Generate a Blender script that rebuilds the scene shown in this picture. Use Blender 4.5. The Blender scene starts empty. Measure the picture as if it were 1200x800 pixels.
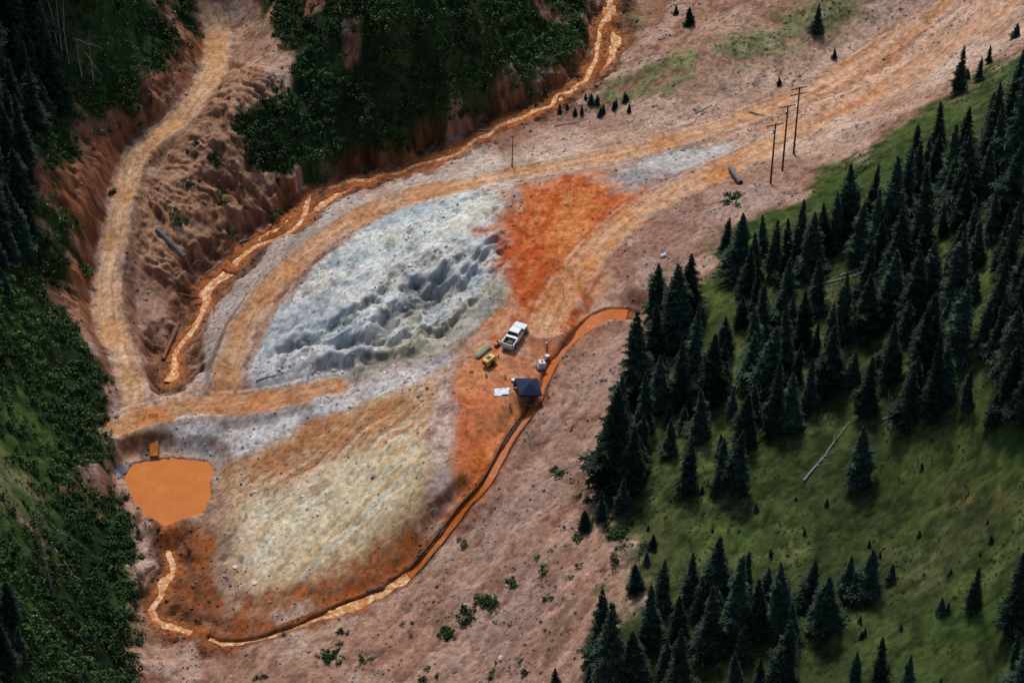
import bpy, bmesh, math, random, time
import numpy as np
from mathutils import Vector, Matrix, Quaternion
T0=time.time()
rng=np.random.default_rng(7); random.seed(7)
scene=bpy.context.scene
# ------------------------------------------------------------------ camera
CAM=np.array([0,-270.,215.]); LENS=80.0; FPX=1200*LENS/36
fw=-CAM/np.linalg.norm(CAM); rt=np.array([1.,0,0]); up=np.cross(rt,fw)
cd=bpy.data.cameras.new("camera"); cam=bpy.data.objects.new("camera",cd); scene.collection.objects.link(cam)
cd.lens=LENS; cd.sensor_width=36; cd.clip_end=5000; cd.clip_start=1
cam.location=CAM; cam.rotation_euler=Vector(-fw).to_track_quat('Z','Y').to_euler()
scene.camera=cam
# ------------------------------------------------------------------ light
SUN_EL=math.radians(55); SUN_AZ=math.radians(-12)   # azimuth measured from +Y clockwise
w=bpy.data.worlds.new("World"); scene.world=w; w.use_nodes=True
nt=w.node_tree; bg=nt.nodes['Background']; sk=nt.nodes.new('ShaderNodeTexSky'); sk.sky_type='NISHITA'
sk.sun_disc=False; sk.sun_elevation=SUN_EL; sk.sun_rotation=SUN_AZ
nt.links.new(sk.outputs[0],bg.inputs[0]); bg.inputs[1].default_value=0.14
sl=bpy.data.lights.new("sun",'SUN'); sl.energy=2.85; sl.angle=math.radians(10); sl.color=(1,.96,.9)
so=bpy.data.objects.new("sun",sl); scene.collection.objects.link(so)
sd_=Vector((math.sin(SUN_AZ)*math.cos(SUN_EL),math.cos(SUN_AZ)*math.cos(SUN_EL),math.sin(SUN_EL)))
so.rotation_euler=sd_.to_track_quat('Z','Y').to_euler()
scene.view_settings.view_transform='Standard'; scene.view_settings.look='None'; scene.view_settings.exposure=0
# ------------------------------------------------------------------ helpers
def lin(c,k=1.0):
    c=np.array(c,float)/255; return np.where(c<=.04045,c/12.92,((c+.055)/1.055)**2.4)*k
def sstep(a,b,x):
    t=np.clip((x-a)/(b-a),0,1); return t*t*(3-2*t)
_tabs={}
def vnoise(x,y,seed=0):
    if seed not in _tabs: _tabs[seed]=np.random.default_rng(1000+seed).random((256,256)).astype(np.float32)*2-1
    T=_tabs[seed]; xf=np.floor(x); yf=np.floor(y); xi=xf.astype(np.int64)&255; yi=yf.astype(np.int64)&255
    fx=(x-xf).astype(np.float32); fy=(y-yf).astype(np.float32); fx=fx*fx*(3-2*fx); fy=fy*fy*(3-2*fy)
    x1=(xi+1)&255; y1=(yi+1)&255
    a=T[xi,yi]; b=T[x1,yi]; c=T[xi,y1]; d=T[x1,y1]
    return (a+(b-a)*fx)*(1-fy)+(c+(d-c)*fx)*fy
def fbm(x,y,seed=0,oct=4,gain=.5):
    r=0;a=1;t=0
    for i in range(oct):
        r=r+a*vnoise(x,y,seed+i); t+=a; a*=gain
        x,y=(x*.8-y*.6)*2.03+17.3,(x*.6+y*.8)*2.03+5.1
    return r/t*1.6
def afbm(x,y,seed=0,oct=4,gain=.55):
    r=0;a=1;t=0
    for i in range(oct):
        r=r+a*vnoise(x,y,seed+i); t+=a; a*=gain; x,y=x*1.9+17.3,y*2.05+5.1
    return r/t*1.6
def aridge(x,y,seed=0,oct=4,gain=.5):
    r=0;a=1;t=0
    for i in range(oct):
        v=vnoise(x,y,seed+i); r=r+a*(1-2*np.sqrt(v*v+.012)); t+=a; a*=gain; x,y=x*1.8+y*.25+17.3,y*2.0-x*.15+5.1
    return r/t
# ------------------------------------------------------------------ surveyed relief: sight line (u,v) + elevation
CP=[(600,400,0),(560,460,-.5),(640,350,.5),(600,500,-1),(650,250,1.5),(560,560,-2),(700,300,2),
(1000,80,7),(900,130,5),(800,160,3.5),(700,187,2),(600,205,.5),(500,225,-1.5),(430,250,-3),(370,285,-4.5),(320,330,-6.5),(285,380,-8.5),(265,440,-10.5),(165,490,-11.8),
(450,300,-1.9),(400,390,-5.2),(470,410,-4.2),(520,380,-2.0),(540,300,.5),(330,430,-8.8),
(720,10,1),(690,90,-1),(600,130,-4),(510,180,-6.5),(400,215,-9),(290,290,-12),(220,360,-14),(200,430,-14.8),
(195,565,-15),(190,640,-16.5),(180,720,-17.6),(250,748,-17.5),(740,365,1),(650,430,-1.3),(600,530,-4),(540,600,-6.5),(480,670,-9.5),(350,730,-14.5),
(500,460,-2.3),(400,480,-7.5),(300,500,-11),(400,600,-8.5),(300,600,-12.5),(250,640,-14.6),(500,580,-4),(330,690,-14),
(245,0,4),(250,80,2),(165,180,-3),(135,280,-7),(125,330,-9),(150,430,-11.3),
(100,60,13),(0,0,24),(60,200,7),(0,300,8),(50,340,-2),(0,450,3),(60,500,-5),(115,500,-11),(120,620,-13.5),(0,650,3),(70,750,-8),(150,790,-17),(0,800,0),
(260,150,1),(300,100,4),(200,230,-4.5),(240,260,-8),(175,300,-8.7),(170,400,-12),
(450,100,3),(450,30,12),(600,60,3),(640,0,6),(560,0,12),(350,0,10),(350,160,-3),
(760,60,3),(850,50,7),(850,110,4.5),(1000,0,12),(1100,0,14),(1100,50,12),
(800,240,4),(850,200,5),(900,190,7),(950,180,9),(850,290,8),(760,330,3.5),(800,370,8),(780,450,6),
(1000,200,16),(1100,100,19),(1200,20,24),(1200,200,38),(1050,300,24),(950,350,17),(880,420,13),(1000,450,21),(1200,400,40),(900,560,14),(1050,560,22),(1200,600,32),(800,560,9),
(750,600,5),(700,500,1.5),(650,600,-1),(600,650,-3),(700,700,2),(800,750,7),(1000,700,17),(1200,800,28),(550,750,-7),(450,780,-10),(350,790,-14),(620,800,-4),(260,800,-16.5),
(-300,400,38),(-300,900,35),(200,1000,-17),(700,1000,2),(1500,1000,38),(1600,400,70),(1600,0,60),(1200,-300,45),(800,-300,28),(400,-300,45),(0,-300,60)]
CP=np.array(CP,float)
def ray(uv):
    uv=np.atleast_2d(np.asarray(uv,float)); return fw*FPX+rt*(uv[:,:1]-600)+up*(400-uv[:,1:2])
D=ray(CP[:,:2]); t=(CP[:,2]-CAM[2])/D[:,2]; CX=CAM[0]+D[:,0]*t; CY=CAM[1]+D[:,1]*t; CZ=CP[:,2]
SC=50.
def phi(r2): return .5*r2*np.log(r2+1e-9)
n=len(CX); r2=((CX[:,None]-CX)**2+(CY[:,None]-CY)**2)/SC**2
A=np.zeros((n+3,n+3)); A[:n,:n]=phi(r2)+np.eye(n)*2e-3
Pm=np.stack([np.ones(n),CX/SC,CY/SC],1); A[:n,n:]=Pm; A[n:,:n]=Pm.T
Wt=np.linalg.solve(A,np.concatenate([CZ,np.zeros(3)]))
def macro(x,y):
    x=np.asarray(x,float); y=np.asarray(y,float); shp=x.shape; x=x.ravel(); y=y.ravel(); out=np.empty(len(x))
    for i in range(0,len(x),60000):
        xa=x[i:i+60000]; ya=y[i:i+60000]; xc=np.clip(xa,-150,150); yc=np.clip(ya,-125,190)
        do=np.hypot(xa-xc,ya-yc)
        q=phi(((xc[:,None]-CX)**2+(yc[:,None]-CY)**2)/SC**2)@Wt[:n]+Wt[n]+Wt[n+1]*xc/SC+Wt[n+2]*yc/SC
        q=np.clip(q,-40,110)
        out[i:i+60000]=q+do*.22+fbm(xa/70,ya/70,90,3)*np.minimum(do*.25,25)
    return out.reshape(shp)
def survey(uv):
    D=ray(uv); zs=np.linspace(95,-45,281)
    t=(zs[None,:]-CAM[2])/D[:,2:3]; x=CAM[0]+D[:,:1]*t; y=CAM[1]+D[:,1:2]*t
    h=macro(x,y)-zs; hit=h>0; hit[:,-1]=True; k=np.maximum(hit.argmax(1),1); r=np.arange(len(D))
    a=h[r,k-1]; b=h[r,k]; f=np.clip(-a/(b-a+1e-9),0,1)
    return np.stack([x[r,k-1]*(1-f)+x[r,k]*f, y[r,k-1]*(1-f)+y[r,k]*f, zs[k-1]*(1-f)+zs[k]*f],1)
def smooth_line(P,m=5):
    P=np.asarray(P,float); Q=np.vstack([2*P[0]-P[1],P,2*P[-1]-P[-2]]); out=[]
    for i in range(1,len(Q)-2):
        for j in range(m):
            t=j/m; p0,p1,p2,p3=Q[i-1],Q[i],Q[i+1],Q[i+2]
            out.append(.5*((2*p1)+(-p0+p2)*t+(2*p0-5*p1+4*p2-p3)*t*t+(-p0+3*p1-3*p2+p3)*t**3))
    out.append(P[-1]); return np.array(out)
# ------------------------------------------------------------------ terrain grid
def axis(a,b,st,far):
    c=list(np.arange(a,b+st/2,st)); g=[];s=st;p=b
    while p<far: s*=1.13; p+=s; g.append(p)
    g2=[];s=st;p=a
    while p>-far: s*=1.13; p-=s; g2.append(p)
    return np.array(g2[::-1]+c+g)
ax=axis(-98,100,.2,900); ay=axis(-88,106,.2,900)
X,Y=np.meshgrid(ax,ay); NY,NX=X.shape
H=macro(X,Y); 
def block(P,mg):
    x0,x1=P[:,0].min()-mg,P[:,0].max()+mg; y0,y1=P[:,1].min()-mg,P[:,1].max()+mg
    i0,i1=np.searchsorted(ax,[x0,x1]); j0,j1=np.searchsorted(ay,[y0,y1])
    return (slice(j0,j1),slice(i0,i1))
def line_field(P,mg):
    b=block(P,mg); x=X[b];y=Y[b]; d=np.full(x.shape,1e9); z=np.zeros(x.shape); s=np.zeros(x.shape); sg=np.zeros(x.shape); cum=0
    for i in range(len(P)-1):
        a=P[i];c=P[i+1]; e=c-a; L2=e[0]**2+e[1]**2+1e-9
        t=np.clip(((x-a[0])*e[0]+(y-a[1])*e[1])/L2,0,1)
        dx=x-a[0]-t*e[0]; dy=y-a[1]-t*e[1]; dd=dx*dx+dy*dy; k=dd<d
        d[k]=dd[k]; z[k]=(a[2]+t*e[2])[k]; s[k]=(cum+t*math.sqrt(L2))[k]; sg[k]=np.sign(e[0]*dy-e[1]*dx)[k]
        cum+=math.sqrt(L2)
    return b,np.sqrt(d),z,s,sg
def poly_field(uv,mg=6):
    P=survey(uv); b=block(P,mg); x=X[b];y=Y[b]; d=np.full(x.shape,1e9); ins=np.zeros(x.shape,bool)
    for i in range(len(P)):
        a=P[i];c=P[(i+1)%len(P)]; e=c-a; L2=e[0]**2+e[1]**2+1e-9
        t=np.clip(((x-a[0])*e[0]+(y-a[1])*e[1])/L2,0,1)
        d=np.minimum(d,(x-a[0]-t*e[0])**2+(y-a[1]-t*e[1])**2)
        cr=((a[1]>y)!=(c[1]>y)); 
        if abs(e[1])>1e-9: ins^=cr&(x<e[0]*(y-a[1])/e[1]+a[0])
    return b,np.where(ins,-1,1)*np.sqrt(d)
nA=fbm(X/18,Y/18,1,4); nB=fbm(X/5,Y/5,11,4); nC=fbm(X/1.5,Y/1.5,21,3); nD=fbm(X/.5,Y/.5,31,2)
nE=fbm(X/9,Y/9,41,4); nW=vnoise(X/.31,Y/.31,47)
WARP=nB*1.3+nC*.45
def mask(uv,soft=1.5,warp=1.,mg=6):
    b,sdv=poly_field(uv,mg); return b,sstep(0,1,.5-(sdv+warp*WARP[b])/soft)
def axes(uva,uvb):
    a,b=survey([uva,uvb]); d=(b-a)[:2]; d/=np.linalg.norm(d); return X*d[0]+Y*d[1],-X*d[1]+Y*d[0]
def directional(uva,uvb,L,Wd,seed,oct=4):
    s,c=axes(uva,uvb); return afbm(s/L+nB*.15,c/Wd+nB*.7+nE*.8,seed,oct)
# polygons
BENCH=[(600,215),(700,200),(790,225),(740,270),(700,300),(745,360),(690,380),(640,440),(600,520),(550,600),(520,600),(525,450),(560,395),(600,350),(606,290)]
DUMP=[(612,205),(540,212),(480,236),(425,265),(385,300),(345,340),(312,385),(288,435),(300,455),(380,443),(450,432),(520,402),(560,380),(598,340),(606,285),(590,250)]
ROCKF=[(604,258),(580,268),(560,280),(520,282),(490,296),(462,312),(445,335),(420,342),(395,368),(350,385),(305,415),(310,448),(400,437),(480,425),(530,395),(590,345),(606,290)]
ROCKH=[(586,275),(560,284),(520,286),(490,300),(462,316),(445,339),(420,346),(395,372),(350,389),(312,415),(316,442),(400,430),(480,418),(525,388),(575,345),(590,300)]
LOWER=[(243,560),(330,515),(420,475),(505,445),(522,470),(515,590),(500,615),(430,665),(345,700),(285,715),(250,660)]
VEGL=[(-400,-300),(225,-300),(236,0),(225,30),(190,80),(150,125),(100,160),(70,190),(62,230),(95,265),(98,310),(50,335),(80,375),(115,420),(130,480),(138,545),(146,600),(165,640),(178,700),(150,760),(160,900),(-400,1000)]
VEGT=[(300,-200),(700,-200),(690,0),(680,55),(640,95),(590,125),(530,148),(460,172),(400,190),(345,205),(290,190),(268,150),(300,125),(335,105),(350,60),(312,30)]
HILL=[(1500,20),(1200,60),(1140,88),(1100,122),(1040,160),(975,195),(930,240),(855,268),(838,312),(815,335),(785,400),(755,470),(722,545),(700,600),(740,640),(745,700),(712,745),(690,800),(690,1000),(1700,1000)]
GRST=[(700,100),(760,72),(850,38),(950,0),(1030,-20),(1010,20),(930,62),(850,92),(770,120),(700,128)]
ROUGH=np.full(X.shape,.34)
def setr(p,v,soft=3):
    b,m=mask(p,soft,.5); ROUGH[b]=ROUGH[b]*(1-m)+v*m
setr(VEGL,.6);setr(VEGT,.8);setr(HILL,.22);setr(DUMP,.2);setr(LOWER,.2);setr(BENCH,.07)
H+=ROUGH*(nB*.9+nC*.3)+ROUGH*.12*nD+(.012+.05*ROUGH)*nW
H+=nE*ROUGH*.8
# eroded rock face of the waste dump : scarp, draped ribs and crevices running down-slope
st1=directional((600,270),(330,430),14,2.6,51)
sx,cx=axes((600,255),(330,440))
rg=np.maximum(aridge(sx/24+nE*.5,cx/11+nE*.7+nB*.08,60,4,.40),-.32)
rk=aridge(X/2.6+nB*.3,Y/2.2+nC*.1,68,3,.6)
b,m=mask(ROCKH,4,.5); H[b]+=m*(3.8*(rg[b]+.05)+.5*st1[b]+.10*nC[b]+.08*rk[b])
b,m=mask(ROCKH,1.4,.35); H[b]-=m*.6
CREV=np.zeros(X.shape)
for uvl,dp,wd_ in (([(560,300),(528,318),(505,345),(470,362),(448,392),(400,412)],1.4,1.1),([(560,350),(540,365),(520,385),(470,408),(430,420)],.9,.9),([(470,318),(440,350),(405,372),(370,400),(330,412)],1.2,.9),([(540,292),(520,320),(490,335),(470,340)],.8,.8)):
    P=smooth_line(survey(uvl)); b,d,z,s,sg=line_field(P,5); e=1-sstep(.1,wd_*1.8,d+nB[b]*1.2+nC[b]*.3); e*=sstep(0,4,s)*.7+.3; H[b]-=dp*e; CREV[b]=np.maximum(CREV[b],e)
b,m=mask(DUMP,3,.5); H[b]+=m*(.2*st1[b]+.3*st1[b]*nE[b])
st2=directional((500,460),(290,640),18,1.3,55); b,m=mask(LOWER,3,.5); H[b]+=m*.12*st2[b]
st3=directional((760,470),(560,720),12,1.2,58)
SCREE=[(745,380),(770,450),(740,560),(700,620),(720,700),(680,800),(380,800),(480,690),(600,560),(660,450)]
b,m=mask(SCREE,3,1); H[b]+=m*(.16*st3[b]+.06*nC[b])
# gullied bank between the left road and the creek
BANK=[(240,60),(330,90),(345,150),(300,200),(345,215),(300,270),(220,340),(180,330),(150,290),(165,220),(220,150)]
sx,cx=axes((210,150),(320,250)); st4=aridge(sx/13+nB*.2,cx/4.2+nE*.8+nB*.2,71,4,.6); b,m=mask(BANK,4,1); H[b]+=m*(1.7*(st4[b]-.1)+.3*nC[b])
BANKL=[(235,20),(225,100),(160,170),(130,220),(120,320),(110,380),(60,330),(90,290),(60,230),(70,185),(150,120)]
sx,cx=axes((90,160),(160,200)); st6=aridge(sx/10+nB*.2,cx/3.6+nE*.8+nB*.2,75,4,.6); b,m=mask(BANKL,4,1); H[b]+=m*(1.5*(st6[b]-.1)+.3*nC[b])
CUT=[(700,60),(690,100),(600,150),(510,195),(400,225),(300,300),(230,370),(205,350),(270,290),(340,215),(400,185),(470,165),(560,128),(640,85),(680,50)]
b,m=mask(CUT,3,1); H[b]+=m*(.9*(aridge(X[b]/3.5,Y[b]/5,79,4,.6)-.1))
# creek ravines
def wiggle(P,amp,seed):
    P=smooth_line(P,2); r=np.random.default_rng(seed); o=np.convolve(r.normal(0,1,len(P)+4),np.ones(3)/3,'same')[2:-2]*amp*1.7
    q=np.gradient(P[:,:2],axis=0); nrm=np.stack([-q[:,1],q[:,0]],1); nrm/=np.linalg.norm(nrm,axis=1)[:,None]+1e-9; P=P.copy(); P[:,:2]+=nrm*o[:,None]; return smooth_line(P,3)
CRK=survey([(722,-60),(722,5),(712,45),(690,88),(655,112),(600,130),(555,152),(510,180),(455,200),(400,215),(345,250),(290,292),(255,320),(235,350),(215,385),(203,420),(197,452)])
CRK=smooth_line(CRK)
def monot(P):
    P=P.copy(); k=np.ones(9)/9; z=np.convolve(np.pad(P[:,2],4,'edge'),k,'valid'); P[:,2]=z; return P
CRK=monot(CRK); WET=np.zeros(X.shape); CRKD=np.full(X.shape,99.)
b,d,z,s,sg=line_field(CRK,12)
dep=1.45; wv=d+nB[b]*1.7+nC[b]*.5
m=1-sstep(2.0,5.0,wv); fl=z-dep+.12*nC[b]+.14*nB[b]+.15*rk[b]
H[b]=H[b]*(1-m)+fl*m; WET[b]=np.maximum(WET[b],1-sstep(2.0,5.0,wv))
CRW=monot(wiggle(CRK[::3],.8,3)); 
def thread(P,dz,w0,w1,depth):
    b,d,z,s,sg=line_field(P,5); wv=d+nC[b]*.32+nB[b]*.5; m=np.maximum(1-sstep(w0,w1,wv),1-sstep(.25,.5,d)); t=z+dz
    H[b]=H[b]*(1-m)+(t-depth)*m; k=(m<.5)&(d<w1+1.8); H[b]=np.where(k,np.clip(H[b],t+.06+.12*np.abs(nC[b]),t+.3+.25*sstep(.8,w1+1.8,d)+.2*np.abs(nB[b])),H[b]); CRKD[b]=np.minimum(CRKD[b],d); return b,d
thread(CRW,-dep+.08,.38,.75,.35)
CRV=monot(wiggle(CRK[6:60:3],1.1,17)); thread(CRV,-dep+.05,.12,.4,.2)
CRB=monot(wiggle(smooth_line(survey([(192,606),(199,640),(196,672),(184,700),(186,720),(215,735),(250,748)]),2),.4,5))
b,d,z,s,sg=line_field(CRB,10); wv=d+nB[b]*.9+nC[b]*.4; m=1-sstep(1.0,3.5,wv); H[b]=H[b]*(1-m)+(z-.7+.12*nC[b])*m
WET[b]=np.maximum(WET[b],1-sstep(1.4,4.5,wv)); thread(CRB,-.62,.4,.75,.3)
CHN=monot(smooth_line(survey([(735,366),(712,368),(695,376),(675,392),(658,412),(645,432),(628,468),(600,515),(570,560),(540,602),(505,645),(480,672),(440,697),(400,712),(350,732),(300,748),(262,752),(245,746)])))
cs=np.concatenate([[0],np.cumsum(np.hypot(*np.diff(CHN[:,:2],axis=0).T))]); k1=11*5; SK=cs[k1]
b,d,z,s,sg=line_field(CHN,8); up_=1-sstep(SK-4,SK+4,s)
wv=d+(nB[b]*.7+nC[b]*.3)*(1-up_*.75); hw=.24+.06*(1-up_)+1.2*(1-sstep(2,12,s)); m=1-sstep(hw,hw+.45,wv); m=np.maximum(m,1-sstep(.22,.5,d)); fl=z-.65+.06*nC[b]
mm=1-sstep(1.5,4,d); H[b]=H[b]*(1-mm)+(z+.10*nC[b]+.15*sg*sstep(1,2,d))*mm
H[b]=H[b]*(1-m)+fl*m; CHD=np.full(X.shape,99.); CHD[b]=d; CHS=np.zeros(X.shape); CHS[b]=s
# roads
ROADS=[([(243,-120),(243,0),(256,40),(250,80),(215,130),(165,180),(142,230),(135,280),(126,330),(130,380),(150,430),(160,475),(150,520)],1.9),
([(1180,-60),(1110,5),(1040,55),(960,103),(880,135),(800,160),(700,186),(600,205),(500,226),(430,250),(370,287),(320,332),(288,380),(271,425),(262,455)],2.0),
([(1260,-60),(1140,40),(1060,92),(990,125),(900,172),(830,205),(760,240),(715,275),(682,312),(657,350),(640,385)],2.3),
([(140,500),(165,488),(220,478),(290,472),(345,462),(392,450)],2.4)]
RF=[]
for uv,hw in ROADS:
    P=monot(smooth_line(survey(uv))); b,d,z,s,sg=line_field(P,9); wv=d+nB[b]*.35
    m=1-sstep(hw,hw+2.6,wv); H[b]=H[b]*(1-m)+(z+.06*nB[b]+.03*nC[b]+.012*nW[b])*m
    ds=d*sg+nE[b]*.45+.12*nB[b]; rut=np.zeros(d.shape)
    for c0_,w_,g_ in ((-.95,.2,1),(.7,.2,1),(-.45,.14,.6),(1.25,.16,.7),(-1.5,.14,.5)): rut=np.maximum(rut,g_*np.exp(-((ds-c0_)/w_)**2))
    rut=rut*sstep(-.8,.2,nB[b]+.3*nE[b]); H[b]-=rut*.05*m
    be_=np.exp(-((d-hw-.3)/.35)**2); H[b]+=be_*.14*(1+nC[b])
    RF.append((b,d,s,sg,hw,rut))
# pond
POND=[(144,548),(158,534),(200,530),(240,533),(247,545),(244,575),(236,600),(215,612),(195,622),(172,606),(154,582)]
b,sdv=poly_field(POND,7); PZ=-15.0; wv=sdv+nB[b]*.45+nC[b]*.25
m=1-sstep(.8,4,sdv); H[b]=H[b]*(1-m)+(PZ+.22+.08*nC[b])*m; H[b]-=(1-sstep(-.3,.5,wv))*.9
def hgt(x,y):
    x=np.asarray(x,float);y=np.asarray(y,float)
    i=np.clip(np.searchsorted(ax,x)-1,0,NX-2); j=np.clip(np.searchsorted(ay,y)-1,0,NY-2)
    fx=np.clip((x-ax[i])/(ax[i+1]-ax[i]),0,1); fy=np.clip((y-ay[j])/(ay[j+1]-ay[j]),0,1)
    return (H[j,i]*(1-fx)+H[j,i+1]*fx)*(1-fy)+(H[j+1,i]*(1-fx)+H[j+1,i+1]*fx)*fy
gy,gx=np.gradient(H,ay,ax); SL=np.hypot(gx,gy)
# ------------------------------------------------------------------ ground colours
K=.93
C=np.zeros(X.shape+(3,))
def mix(b,m,ca,cb=None,nz=None,k=1.2):
    ca=lin(ca,K); col=np.broadcast_to(ca,X[b].shape+(3,))
    if cb is not None:
        t=np.clip(.5+nz[b]*k,0,1)[...,None]; col=ca*(1-t)+lin(cb,K)*t
    m=m[...,None]; C[b]=C[b]*(1-m)+col*m
ALL=(slice(0,NY),slice(0,NX)); one=np.ones(X.shape)
mix(ALL,one,(146,108,88),(176,142,120),nA)
mix(ALL,sstep(.1,.6,nE)*.55,(126,84,62)); mix(ALL,sstep(.25,.6,nB)*.45,(190,162,144)); mix(ALL,sstep(.2,.8,-nC)*.4,(106,78,62))
b,m=mask(SCREE,8,2); mix(b,m*.6,(144,102,82),(188,152,132),st3,1.4); mix(b,m*sstep(.2,.6,nA[b]+.5*st3[b])*.5,(158,98,66)); mix(b,m*sstep(.1,.5,nB[b]-.3*nE[b])*.5,(118,80,62)); mix(b,m*sstep(.1,.6,-nA[b]+.3*nC[b])*.35,(176,152,138)); mix(b,m*sstep(.2,.6,nC[b]+.3*nD[b])*.35,(92,66,54))
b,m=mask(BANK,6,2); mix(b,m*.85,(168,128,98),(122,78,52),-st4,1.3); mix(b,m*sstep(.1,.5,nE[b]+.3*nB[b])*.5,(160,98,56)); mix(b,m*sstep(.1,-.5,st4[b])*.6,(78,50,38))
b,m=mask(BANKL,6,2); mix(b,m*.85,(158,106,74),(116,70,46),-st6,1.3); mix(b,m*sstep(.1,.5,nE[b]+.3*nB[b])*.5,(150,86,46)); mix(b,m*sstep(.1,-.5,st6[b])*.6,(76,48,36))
b,m=mask(CUT,3,1.5); mix(b,m*.85,(134,80,48),(88,54,38),nC)
PALE=[(560,200),(640,165),(760,140),(900,110),(1010,40),(1060,0),(1180,-40),(1300,-20),(1180,60),(1060,130),(960,175),(880,215),(780,200),(700,200),(610,215)]
b,m=mask(PALE,8,2); mix(b,m*.8,(168,130,106),(200,172,150),nE,1.2)
b,m=mask([(690,130),(800,110),(860,90),(880,125),(800,150),(700,175),(600,190),(620,150)],6,2); mix(b,m*.65,(142,112,94),(180,150,130),nB,1.2)
b,m=mask([(750,250),(830,215),(900,190),(940,190),(920,235),(850,262),(820,320),(760,350),(730,340),(760,290)],5,2); mix(b,m*.6,(138,102,86),(182,152,138),nB,1.3); mix(b,m*sstep(.1,.5,nC[b]+nB[b])*.4,(104,80,68))
SH=np.zeros(X.shape); GR=np.zeros(X.shape)
# vegetation
fard=sstep(100,160,np.maximum(np.abs(X),np.abs(Y-10))); mix(ALL,fard*.9,(38,54,30),(56,74,40),nE); GR=np.maximum(GR,fard)
for P,dens,ca,cb,hl in ((VEGL,1,(32,46,24),(54,74,32),.6),(VEGT,1,(34,50,26),(60,78,38),.45)):
    b,m=mask(P,2.5,1.6); hole=sstep(hl,hl+.2,nE[b]+.35*nB[b]); m=m*(1-hole*.75)
    mix(b,m,ca,cb,nB); SH[b]=np.maximum(SH[b],m*dens)
b,m=mask([(-40,420),(30,450),(60,520),(70,600),(40,640),(-60,600)],5,2.5); mix(b,m*.7,(60,86,36),(82,104,48),nC); SH[b]*=1-.6*m; GR[b]=np.maximum(GR[b],m)
b,m=mask([(75,20),(150,10),(175,60),(120,110),(80,90)],5,2.5); mix(b,m*.6,(54,74,34),(72,88,44),nC); SH[b]*=1-.4*m; GR[b]=np.maximum(GR[b],m)
b,m=mask([(700,60),(760,30),(730,-40),(700,-40)],3,1.5); mix(b,m*.6,(70,84,48))
b,m=mask(GRST,5,2.2); m=m*sstep(-.6,.1,nB[b]+nE[b]*.5+.4*nC[b]); mix(b,m*.8,(78,92,52),(110,116,74),nC); GR[b]=np.maximum(GR[b],m*.7)
b,m=mask(HILL,5,2.6); mix(b,m*.96,(46,62,26),(70,88,38),nE,1.1); mix(b,m*sstep(.15,.7,nB[b])*.35,(88,98,54)); mix(b,m*sstep(.0,.6,-nC[b])*.5,(30,42,18)); mix(b,m*sstep(.3,.7,nA[b])*.3,(100,96,60)); mix(b,m*sstep(.25,.6,nE[b]-.4*nA[b])*.35,(34,52,22)); mix(b,m*sstep(.3,.6,nB[b]*.6+nC[b]*.6)*.25,(108,100,66)); GR[b]=np.maximum(GR[b],m)
b,m=mask([(660,560),(745,560),(780,640),(760,720),(700,800),(640,800),(650,700)],10,3); m=m*sstep(.1,.5,nB[b]+.4*nC[b]); mix(b,m*.6,(66,78,42)); GR[b]=np.maximum(GR[b],m*.5)
b,m=mask([(1110,575),(1170,570),(1190,590),(1150,605),(1115,595)],4,2); mix(b,m*.5*sstep(-.3,.4,nC[b]+nB[b]),(144,90,60))
# grey apron
b,m=mask([(420,215),(340,250),(295,295),(262,335),(240,385),(225,450),(262,455),(280,390),(320,325),(370,280),(440,240)],2.5,1.2); mix(b,m*.9,(156,144,134),(190,178,170),nB); mix(b,m*sstep(.1,.5,nC[b]+nE[b])*.4,(132,108,92))
b,m=mask([(205,480),(300,468),(400,445),(530,415),(530,445),(420,478),(330,520),(250,560),(215,530),(175,520)],2.5,1.3); mix(b,m*.9,(156,146,140),(196,190,186),nB); mix(b,m*sstep(.1,.6,nE[b])*.6,(168,120,84)); mix(b,m*sstep(.2,.5,-nB[b])*.35,(148,152,156))
b,m=mask([(540,150),(700,190),(610,203),(500,222),(430,245),(400,240),(470,205)],2.5,1.2); mix(b,m*.8,(162,140,124),(190,172,158),nB)
# white / blue-grey dump
b,m=mask(DUMP,1.6,1.0); mix(b,m,(170,175,176),(214,212,204),st1,1.2)
b2,m2=mask([(612,210),(560,220),(490,245),(430,275),(400,300),(440,300),(520,280),(570,262),(600,235)],3,1.2); mix(b2,m2*.75,(176,186,180),(208,208,194),nB)
mix(b,m*sstep(.1,.6,nE[b]+.3*st1[b])*.5,(206,194,166)); mix(b,m*sstep(.1,.5,-nE[b]+.5*st1[b])*.55,(150,164,174))
mix(b,m*sstep(.4,.7,np.abs(st1[b]))*.25,(132,126,114)); mix(b,m*sstep(.3,.7,-nC[b]-.3*nB[b])*.28,(128,130,132))
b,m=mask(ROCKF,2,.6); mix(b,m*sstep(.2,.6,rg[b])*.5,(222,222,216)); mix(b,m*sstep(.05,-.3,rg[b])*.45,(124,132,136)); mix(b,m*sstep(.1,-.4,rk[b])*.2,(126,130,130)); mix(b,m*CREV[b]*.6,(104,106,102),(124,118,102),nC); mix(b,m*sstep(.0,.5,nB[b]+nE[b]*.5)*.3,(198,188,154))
b,m=mask([(570,380),(520,405),(440,435),(400,440),(410,420),(480,395),(540,350),(600,320),(600,345)],2,1.2); mix(b,m*.65,(188,176,146),(130,120,96),st1)
b,m=mask([(300,410),(380,405),(420,440),(380,450),(300,455),(285,435)],3,1); mix(b,m*.7,(164,164,164),(196,194,192),nB)
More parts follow.
